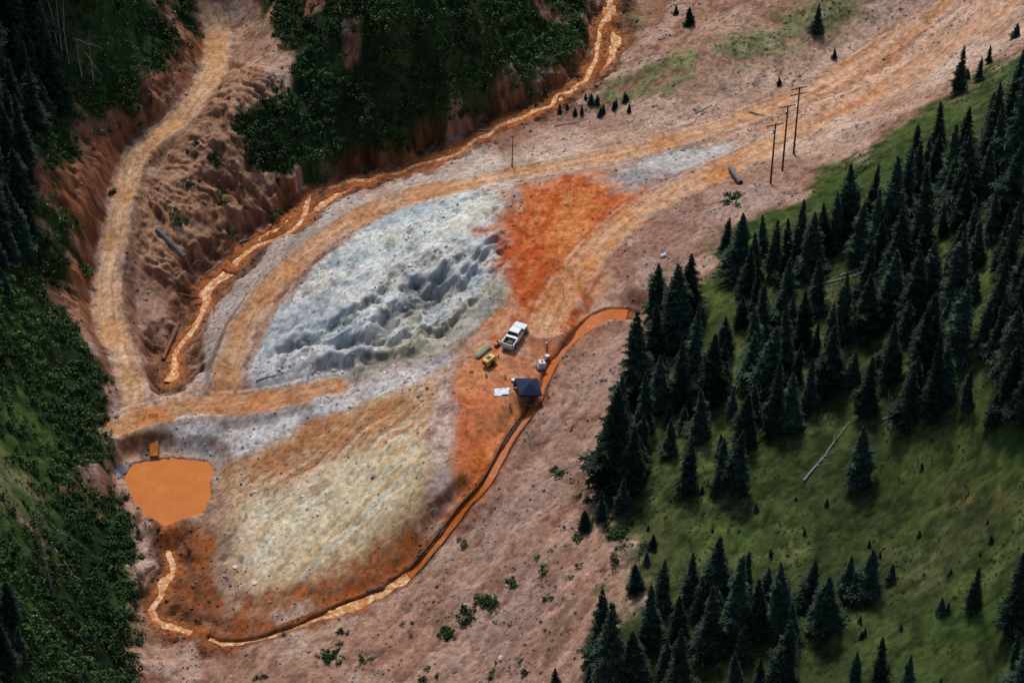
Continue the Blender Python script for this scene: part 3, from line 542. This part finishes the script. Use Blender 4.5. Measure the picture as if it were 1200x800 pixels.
# pipes
def pipe(name,uva,uvb,r,mat,dz=.2,corr=False):
    a,b=survey([uva,uvb]); a=a.copy();b=b.copy(); a[2]=hgt(a[0],a[1])+dz; b[2]=hgt(b[0],b[1])+dz; k=40 if corr else 6
    P=[a+(b-a)*i/k for i in range(k+1)]; E=bpy.data.objects.new(name,None); scene.collection.objects.link(E); E.location=a
    part('shell',tube([q-a for q in P],[r*(1+(.06 if i%2 else 0)) if corr else r for i in range(k+1)],14),mat,0,E); part('opening',tube([b-a,b-a+(b-a)*.004],[r*.85,r*.85],14),Mdark,0,E)
pipe('corrugated_culvert_pipe',(184,272),(216,302),.42,Mcor,.35,True); pipe('rusty_pipe',(209,374),(190,413),.3,Mrust,.3); pipe('steel_pipe',(856,198),(868,214),.42,Mcor,.4,True)
pipe('rusty_pipe',(207,340),(238,342),.14,Mrust,.2)
# flume that carries the creek under the road to the pond
a,b=survey([(180,486),(180,532)]); za=float(hgt(a[0],a[1]))+.1; zb=PZ+.25; yw=math.atan2(b[1]-a[1],b[0]-a[0]); L=math.hypot(b[0]-a[0],b[1]-a[1])
E=bpy.data.objects.new('wooden_flume',None); scene.collection.objects.link(E); E.location=(a[0],a[1],za); E.rotation_euler=(0,-math.atan2(zb-za,L),yw)
part('floor',boxg(0,L,-.6,.6,-.2,-.1),Mwood); part('wall',boxg(0,L,.6,.7,-.3,.3),Mwood); part('wall',boxg(0,L,-.7,-.6,-.3,.3),Mwood); part('flowing_water',boxg(0,L,-.598,.598,-.098,.2),MWh)
# channel liner boards
def offset(P,o):
    q=np.gradient(P[:,:2],axis=0); nrm=np.stack([-q[:,1],q[:,0]],1); nrm/=np.linalg.norm(nrm,axis=1)[:,None]; return P[:,:2]+nrm*o
seg=CHN[24:k1+2]; parts=[]
for o_ in (-.78,.74):
    q=offset(seg,o_); zz=hgt(q[:,0],q[:,1]); V=[];Fs=[]
    for i in range(len(q)):
        q2=offset(seg,o_+.07)[i]; V+= [(q[i][0],q[i][1],zz[i]-.3),(q[i][0],q[i][1],zz[i]+.2),(q2[0],q2[1],zz[i]+.2),(q2[0],q2[1],zz[i]-.3)]
        if i: 
            a_=(i-1)*4; Fs+=[[a_,a_+4,a_+5,a_+1],[a_+1,a_+5,a_+6,a_+2],[a_+2,a_+6,a_+7,a_+3]]
    parts.append((V,Fs))
obj_from('channel_liner_boards',*merge(parts),Mlin)
# ------------------------------------------------------------------ logs
def log(uva,uvb,r=.16,br=7,mat=Mgrey,name='fallen_log'):
    a,b=survey([uva,uvb]); P=[]
    for i in range(8):
        q=a+(b-a)*i/7; q=q.copy(); q[:2]+=np.random.default_rng(i).normal(0,.06,2); q[2]=hgt(q[0],q[1])+r*.9+.03; P.append(q)
    P=np.array(P); parts=[tube(P,np.linspace(r,r*.3,8),7)]; L=np.linalg.norm(b-a)
    for _ in range(br):
        f=random.uniform(.25,.97); i=int(f*7); q=P[i]+(P[min(i+1,7)]-P[i])*(f*7-i); d=(b-a)/L*.7+np.array([random.uniform(-1,1),random.uniform(-1,1),random.uniform(.1,.7)]); l=L*random.uniform(.08,.22)*(1.2-f)
        parts.append(tube([q,q+d*l*.5,q+d*l+np.array([0,0,-.1*l])],[r*.3,r*.2,r*.06],5))
    o=obj_from(name,*merge(parts),mat)
for L_ in (((942,563),(996,494),.17,12),((948,338),(1018,316),.16,10),((985,322),(1015,310),.12,4),((60,640),(105,700),.16,8),((50,655),(92,672),.12,6),((95,690),(108,735),.13,6),((88,740),(112,760),.12,4),((40,600),(95,640),.12,5),
  ((85,45),(122,60),.15,6),((100,62),(120,90),.12,6),((815,133),(833,126),.18,3),((812,128),(830,134),.14,3),((1035,492),(1050,486),.14,3),((878,132),(898,136),.15,3),((840,238),(872,228),.14,6),((850,232),(868,244),.12,5),((1118,300),(1135,262),.14,5),((300,445),(345,436),.1,0),((640,560),(668,548),.12,4),((225,300),(250,285),.14,3),((205,322),(230,310),.13,3),((240,305),(262,296),.12,2),((560,140),(585,150),.12,3),((650,150),(690,140),.12,4),((280,275),(305,262),.12,3)): log(*L_)
for uv,hp in (((72,60),80),((80,70),75),((66,48),60),((110,100),60),((96,90),45),((60,690),55),((48,640),60),((1040,500),40)):
    E=empty('dead_tree_snag',uv,random.random()*6,False); h=tall(uv,hp); pr=[tube([(0,0,-.3),(.05*h*random.uniform(-1,1),0,h*.5),(.08*h*random.uniform(-1,1),.03*h,h)],[.13,.08,.02],7)]
    for _ in range(18):
        z=random.uniform(.25,.95)*h; an=random.random()*6.3; l=random.uniform(.2,.7)*(1.15-z/h)*1.2; pr.append(tube([(0,0,z),(math.cos(an)*l,math.sin(an)*l,z+random.uniform(-.2,.2))],[.025,.008],4))
    part('trunk',merge(pr),Mgrey)
# ------------------------------------------------------------------ spruce trees
MS=attr_mat('spruce_foliage',.85,0,.7,1.35,objvar=True); MT=plain('bark',(.07,.05,.04),.95,.1,.3,4)
def spruce_mesh(seed,full=1.,H0=10.):
    r=np.random.default_rng(seed); Q=[];Cc=[]
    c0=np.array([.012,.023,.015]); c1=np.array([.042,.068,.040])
    z=.3+r.random()*.4; lop=r.uniform(0,6.28); la=r.uniform(.05,.3); ex=r.uniform(.7,1.05); bend=r.uniform(.05,.35); bph=r.uniform(0,6.28)
    while z<H0-.12:
        f=z/H0; R=full*(2.3*(1-f)**ex+.08)*r.uniform(.68,1.2)*(.75+.25*min(1,f*6))*(1+.13*math.sin(f*9+bph)); nb=int(6+8*(1-f)+r.integers(0,3)); a0=r.random()*6.28
        for k in range(nb):
            if r.random()<.17: continue
            an=a0+6.283*k/nb+r.normal(0,.2); Rk=R*r.uniform(.45,1.22)*(1+la*math.cos(an-lop)*math.sin(f*5+bph)); dr=r.uniform(.15,.42)*Rk*(1-.6*f); zz=z+r.normal(0,.1)
            d=np.array([math.cos(an),math.sin(an),0]); s=np.array([-d[1],d[0],0]); pts=[]
            for t_ in (0.1,.4,.7,1.0): pts.append(d*Rk*t_+np.array([0,0,zz-dr*t_**1.3+.14*Rk*max(0,t_-.6)]))
            wd=[.06,.22*Rk**.6,.2*Rk**.6,.03]; cs_=r.uniform(.7,1.35)
            for i in range(3):
                a,b=pts[i],pts[i+1]; dz=np.array([0,0,-.12*wd[1]])
                for sg in (-1,1):
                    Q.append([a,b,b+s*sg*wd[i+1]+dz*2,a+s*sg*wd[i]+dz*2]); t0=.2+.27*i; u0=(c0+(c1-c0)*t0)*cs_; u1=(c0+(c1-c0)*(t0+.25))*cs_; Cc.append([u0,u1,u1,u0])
            for t_ in (.4,.62,.84):
                q=pts[0]+(pts[3]-pts[0])*t_; q=q+np.array([0,0,r.normal(-.02,.05)])
                for sg in (-1,1):
                    l=Rk*.34*(1.15-t_)*2*.7+.08; e=q+(d*.75+s*sg)*l*r.uniform(.6,1.3)+np.array([0,0,-.12*l-r.random()*.14]); wq=.10+.04*Rk
                    nrm=np.cross(e-q,[0,0,1]); nrm=nrm/(np.linalg.norm(nrm)+1e-6)*wq
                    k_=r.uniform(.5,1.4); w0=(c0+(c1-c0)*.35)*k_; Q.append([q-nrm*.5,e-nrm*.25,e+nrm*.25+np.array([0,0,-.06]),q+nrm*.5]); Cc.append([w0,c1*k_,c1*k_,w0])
        z+=(.31-.10*f)*r.uniform(.7,1.3)
    for k in range(3):
        an=k*1.05; s=np.array([math.cos(an),math.sin(an),0])*.06; Q.append([np.array([0,0,H0-.6])-s*1.5,np.array([0,0,H0-.6])+s*1.5,np.array([0,0,H0+.1])+s*.2,np.array([0,0,H0+.1])-s*.2]); Cc.append([c1]*4)
    V=np.array(Q).reshape(-1,3); V[:,0]+=bend*(V[:,2]/H0)**2; Fq=np.arange(len(V)).reshape(-1,4); cols=np.array(Cc).reshape(-1,3)
    tv,tf=tube([(0,0,-.6),(bend*.25,0,H0*.5),(bend,0,H0)],[.2,.11,.015],8); tf=np.array(tf[:16]); tv=np.array(tv)
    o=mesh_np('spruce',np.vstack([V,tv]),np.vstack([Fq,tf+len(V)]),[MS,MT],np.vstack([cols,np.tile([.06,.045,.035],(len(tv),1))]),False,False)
    mi=np.zeros(len(o.data.polygons),np.int32); mi[len(Fq):]=1; o.data.polygons.foreach_set('material_index',mi); return o.data
SP=[spruce_mesh(100+i,full=[1,.85,1.1,.95,.72,1.0,.9,1.15,1.0,.8,1.05,1.2][i]) for i in range(12)]
trees=[]
def spruce(x,y,h,wf=1.):
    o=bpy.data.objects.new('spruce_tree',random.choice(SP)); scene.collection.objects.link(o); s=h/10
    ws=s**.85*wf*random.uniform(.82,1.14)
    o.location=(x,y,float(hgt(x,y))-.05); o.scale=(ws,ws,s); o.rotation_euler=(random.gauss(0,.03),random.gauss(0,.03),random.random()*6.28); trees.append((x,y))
HP=[(1122,108,55),(1147,93,26),(1159,72,20),(1133,92,14),(957,36,32),(807,30,22),(792,18,12),(978,68,12),(913,100,9),(1190,45,16),
(849,296,42),(866,322,72),(882,330,55),(893,305,52),(908,322,62),(920,332,70),(936,302,66),(950,322,74),(963,300,62),(976,292,66),(992,278,84),(1003,302,64),(1024,300,82),(1040,286,104),(1056,262,90),(1078,300,100),(1092,215,60),(1098,172,52),(1070,235,70),(1108,232,84),(1128,250,90),(1180,168,100),(1194,200,128),(1168,142,46),(1196,96,40),(1150,235,66),(1172,262,92),(1020,250,55),
(771,368,60),(791,400,90),(807,378,78),(768,420,62),(812,455,92),(830,470,84),(745,470,98),(728,500,60),(719,560,106),(738,575,76),(709,540,50),(755,505,66),(785,530,42),(804,574,60),(857,578,76),(846,572,58),(772,480,66),(795,470,72),(1007,565,66),(870,520,60),(905,505,80),(925,500,64),(945,480,62),(1180,480,80),(1195,495,70),(1105,470,66),(1090,490,92),(1130,478,48),(1060,492,60),(1160,500,40),
(838,702,74),(856,748,92),(871,720,70),(887,742,60),(830,766,74),(775,716,60),(762,752,66),(808,706,56),(795,760,60),(912,738,78),(946,706,52),(965,736,60),(992,690,42),(1016,692,52),(928,752,46),(1000,700,30),(1044,678,18),(700,780,84),(718,812,100),(745,800,62),(795,806,70),(820,720,44),(690,802,20),(1138,714,50),(1187,738,84),(916,806,76),(860,806,44),(890,808,36),(1030,812,66),(1062,806,40),(1193,812,60),(1100,812,20),(650,806,24),(1000,808,44),(780,790,40),(900,700,36),(1110,716,12),(1102,716,18),(727,600,40),(704,608,34),(686,618,22),(765,640,16),(758,658,14),(1190,780,40),(870,770,40),(745,690,30)]
W0=survey([(u,v) for u,v,h in HP])
for (u,v,h),p in zip(HP,W0): spruce(p[0],p[1],tall((u,v),h))
def in_poly(P,x,y):
    ins=np.zeros(len(x),bool)
    for i in range(len(P)):
        a=P[i];c=P[(i+1)%len(P)]
        if abs(c[1]-a[1])<1e-9: continue
        ins^=((a[1]>y)!=(c[1]>y))&(x<(c[0]-a[0])*(y-a[1])/(c[1]-a[1])+a[0])
    return ins
def scatter(uv,n,dmin,hr,hole=None):
    P=survey(uv); x=rng.uniform(P[:,0].min(),P[:,0].max(),n); y=rng.uniform(P[:,1].min(),P[:,1].max(),n); k=in_poly(P,x,y)
    hz=[survey(h_) for h_ in (hole or [])]
    for h_ in hz: k&=~in_poly(h_,x,y)
    for a,c in zip(x[k],y[k]):
        if all((a-t[0])**2+(c-t[1])**2>dmin*dmin for t in trees): spruce(a,c,hr[0]+(hr[1]-hr[0])*rng.random()**1.4)
HOLES=[[(905,335),(1000,318),(1090,330),(1085,350),(1000,352),(930,360)],[(985,400),(1040,395),(1045,430),(1000,440)],[(1100,140),(1160,150),(1130,190),(1095,190)],[(830,330),(870,335),(850,370),(820,380)]]
scatter([(860,325),(960,305),(1040,270),(1080,190),(1150,150),(1220,120),(1290,300),(1290,480),(1200,490),(1120,465),(1040,490),(950,480),(880,500),(840,480),(845,400)],900,2.8,(4.5,12.5),HOLES)
scatter([(1220,120),(1500,100),(1500,480),(1230,490)],400,4,(9,14))
scatter([(745,470),(800,440),(840,480),(850,540),(780,545),(735,560),(705,545)],60,2.8,(4,10))
scatter([(775,740),(860,690),(960,720),(880,760),(790,790),(740,790)],60,2.6,(3,9))
scatter([(-260,-200),(50,-60),(80,0),(62,60),(70,130),(55,190),(30,250),(60,290),(40,330),(0,320),(-200,300)],900,2.6,(7,14))
scatter([(-240,340),(-60,345),(-40,420),(-50,600),(-60,800),(-260,900)],300,3.6,(6,11))
scatter([(-40,340),(20,350),(30,400),(-20,430),(-60,430)],40,3.2,(5,8))
scatter([(-10,700),(30,720),(40,790),(-10,800)],20,3,(5,8))
for i in range(14):
    u=random.uniform(640,745); v=random.uniform(115,140); p=survey([(u,v)])[0]; spruce(p[0],p[1],random.uniform(1.1,2.4))
for i in range(26):
    u,v=random.choice([(900,640),(1060,640),(1100,560),(930,590),(780,620),(1020,740),(1150,640),(820,600)]); p=survey([(u+random.gauss(0,30),v+random.gauss(0,18))])[0]; spruce(p[0],p[1],random.uniform(.7,1.5))
print("trees",len(trees),time.time()-T0)
# ------------------------------------------------------------------ shrubs (one mass)
def cloud(seed,K_=64):
    r=np.random.default_rng(seed); L=[]; balls=[(r.normal(0,.38,3)*[1,1,.5]+[0,0,.45],r.uniform(.35,.6)) for _ in range(6)]
    for k in range(K_):
        c,rad=balls[r.integers(6)]; d=r.normal(size=3); d/=np.linalg.norm(d); p=c+d*rad*r.uniform(.6,1.05); p[2]=abs(p[2]); nv=d+r.normal(0,.5,3)+[0,0,.4]; nv/=np.linalg.norm(nv)
        a=np.cross(nv,r.normal(size=3)); a/=np.linalg.norm(a); b_=np.cross(nv,a); s=r.uniform(.10,.22); L.append([p-a*s-b_*s*.6,p+a*s*.9-b_*s*.6,p+a*s*.5+b_*s*.8,p-a*s*.6+b_*s*.7])
    return np.array(L)
CL=np.array([cloud(i) for i in range(8)])
def sample(M,n):
    x=rng.uniform(-97,99,n*10); y=rng.uniform(-87,105,n*10); j=np.searchsorted(ay,y)-1;i=np.searchsorted(ax,x)-1
    k=rng.random(n*10)<M[j,i]; x=x[k][:n];y=y[k][:n]; return x,y
def foliage(name,x,y,sc,colA,colB,mat,flat=1.,patch=False):
    n=len(x); T=CL[rng.integers(0,8,n)]; a=rng.random(n)*6.283; ca=np.cos(a)[:,None,None];sa=np.sin(a)[:,None,None]; s=sc[:,None,None]
    V=np.empty(T.shape,np.float32); V[...,0]=(T[...,0]*ca-T[...,1]*sa)*s+x[:,None,None]; V[...,1]=(T[...,0]*sa+T[...,1]*ca)*s+y[:,None,None]; V[...,2]=T[...,2]*s*flat+(hgt(x,y)-.1)[:,None,None]
    t=rng.random(n)[:,None]**1.5
    if patch: t=np.clip(t*.6+.45*sstep(-.3,.6,fbm(x/11,y/11,88,3))[:,None],0,1)
    base=lin(colA)*(1-t)+lin(colB)*t; lv=rng.uniform(.55,1.45,(n,T.shape[1],1)); col=np.repeat((base[:,None,:]*lv)[:,:,None,:],4,2)
    V=V.reshape(-1,3); return mesh_np(name,V,np.arange(len(V)).reshape(-1,4),[mat],col.reshape(-1,3))
MF=attr_mat('shrub_foliage',.8,0,.8,1.2)
x,y=sample(np.clip(SH*(.35+.65*sstep(-.7,.1,nC+nB)),0,1),10000); foliage('willow_shrub_mass',x,y,rng.uniform(.4,1.3,len(x)),(32,50,30),(82,104,56),MF,1.,True)
xs=[];ys=[];ss=[]
for (u,v,r_,n_) in ((570,708,9,22),(548,722,10,16),(522,742,8,18),(385,768,12,22),(400,740,5,4),(600,682,6,8),(725,625,10,20),(705,605,10,18),(690,585,8,8),(655,555,8,5),(545,635,8,4),(252,188,9,14),(210,262,10,14),(222,215,10,8),(130,215,6,3),(318,105,14,12),(296,150,10,9),(855,235,10,14),(1010,200,8,3),(640,700,8,3),(480,740,10,3),(430,775,8,4),(760,640,10,4),(720,650,9,4),(410,170,20,6),(620,110,18,10),(265,265,8,3),(500,790,8,3),(675,630,10,5),(310,790,6,4),(590,780,30,5),(650,660,25,5),(270,230,20,10),(230,170,12,6),(320,240,12,6)):
    for k in range(n_):
        p=survey([(u+random.gauss(0,r_*.6),v+random.gauss(0,r_*.4))])[0]; xs.append(p[0]);ys.append(p[1]);ss.append(random.uniform(.35,.95))
foliage('scattered_shrubs',np.array(xs),np.array(ys),np.array(ss),(36,58,30),(70,92,50),MF)
x,y=sample(np.clip(GR*sstep(-.2,.6,nB+.5*nC),0,1),7500); foliage('meadow_herb_tufts',x,y,rng.uniform(.12,.45,len(x)),(40,58,26),(92,104,54),MF,.6)
# ------------------------------------------------------------------ rocks (one mass)
bm=bmesh.new(); bmesh.ops.create_icosphere(bm,subdivisions=1,radius=1); IV=np.array([v.co[:] for v in bm.verts]); IF=np.array([[v.index for v in f.verts] for f in bm.faces]); bm.free()
RT=[]
for i in range(6):
    r=np.random.default_rng(i+50); RT.append(IV*(1+r.uniform(-.3,.25,(len(IV),1)))*r.uniform(.6,1.1,3)*[1,1,.75])
RT=np.array(RT)
roadm=np.zeros(X.shape)
for (b,d,s,sg,hw,rut) in RF: roadm[b]=np.maximum(roadm[b],1-sstep(hw*.8,hw*1.1,d))
be=np.zeros(X.shape); b,m=mask(BENCH,2,.5); be[b]=m
scm=np.zeros(X.shape); b,m=mask(SCREE,4,1); scm[b]=m
RM=np.clip((.15+.5*sstep(.1,.6,nB)+.35*scm*sstep(-.1,.4,nB+nC*.4)+.9*WET+.25*(1-sstep(1,3,CHD)))*np.clip(bare,0,1)*(1-roadm)*(1-.75*be)*(CRKD>.8)*(CHD>.8),0,1)
x,y=sample(RM,16000); n=len(x); sc=np.exp(rng.normal(-1.9,.5,n)); sc=np.clip(sc,.07,.8); T=RT[rng.integers(0,6,n)]; a=rng.random(n)*6.283
V=np.empty(T.shape); ca=np.cos(a)[:,None];sa=np.sin(a)[:,None]; V[...,0]=(T[...,0]*ca-T[...,1]*sa)*sc[:,None]+x[:,None]; V[...,1]=(T[...,0]*sa+T[...,1]*ca)*sc[:,None]+y[:,None]; V[...,2]=T[...,2]*sc[:,None]+hgt(x,y)[:,None]
j=np.searchsorted(ay,y)-1;i=np.searchsorted(ax,x)-1; gc=C[j,i]; grey=gc.mean(1,keepdims=True); col=(gc*.55+grey*.45)*rng.uniform(.6,1.6,(n,1))
FF=(IF[None]+np.arange(n)[:,None,None]*len(IV)).reshape(-1,3); MR=attr_mat('rock',.9,0,.8,1.2)
mesh_np('scattered_rocks',V.reshape(-1,3),FF,[MR],np.repeat(np.clip(col,0,.7),len(IV),0))
print("done",time.time()-T0)
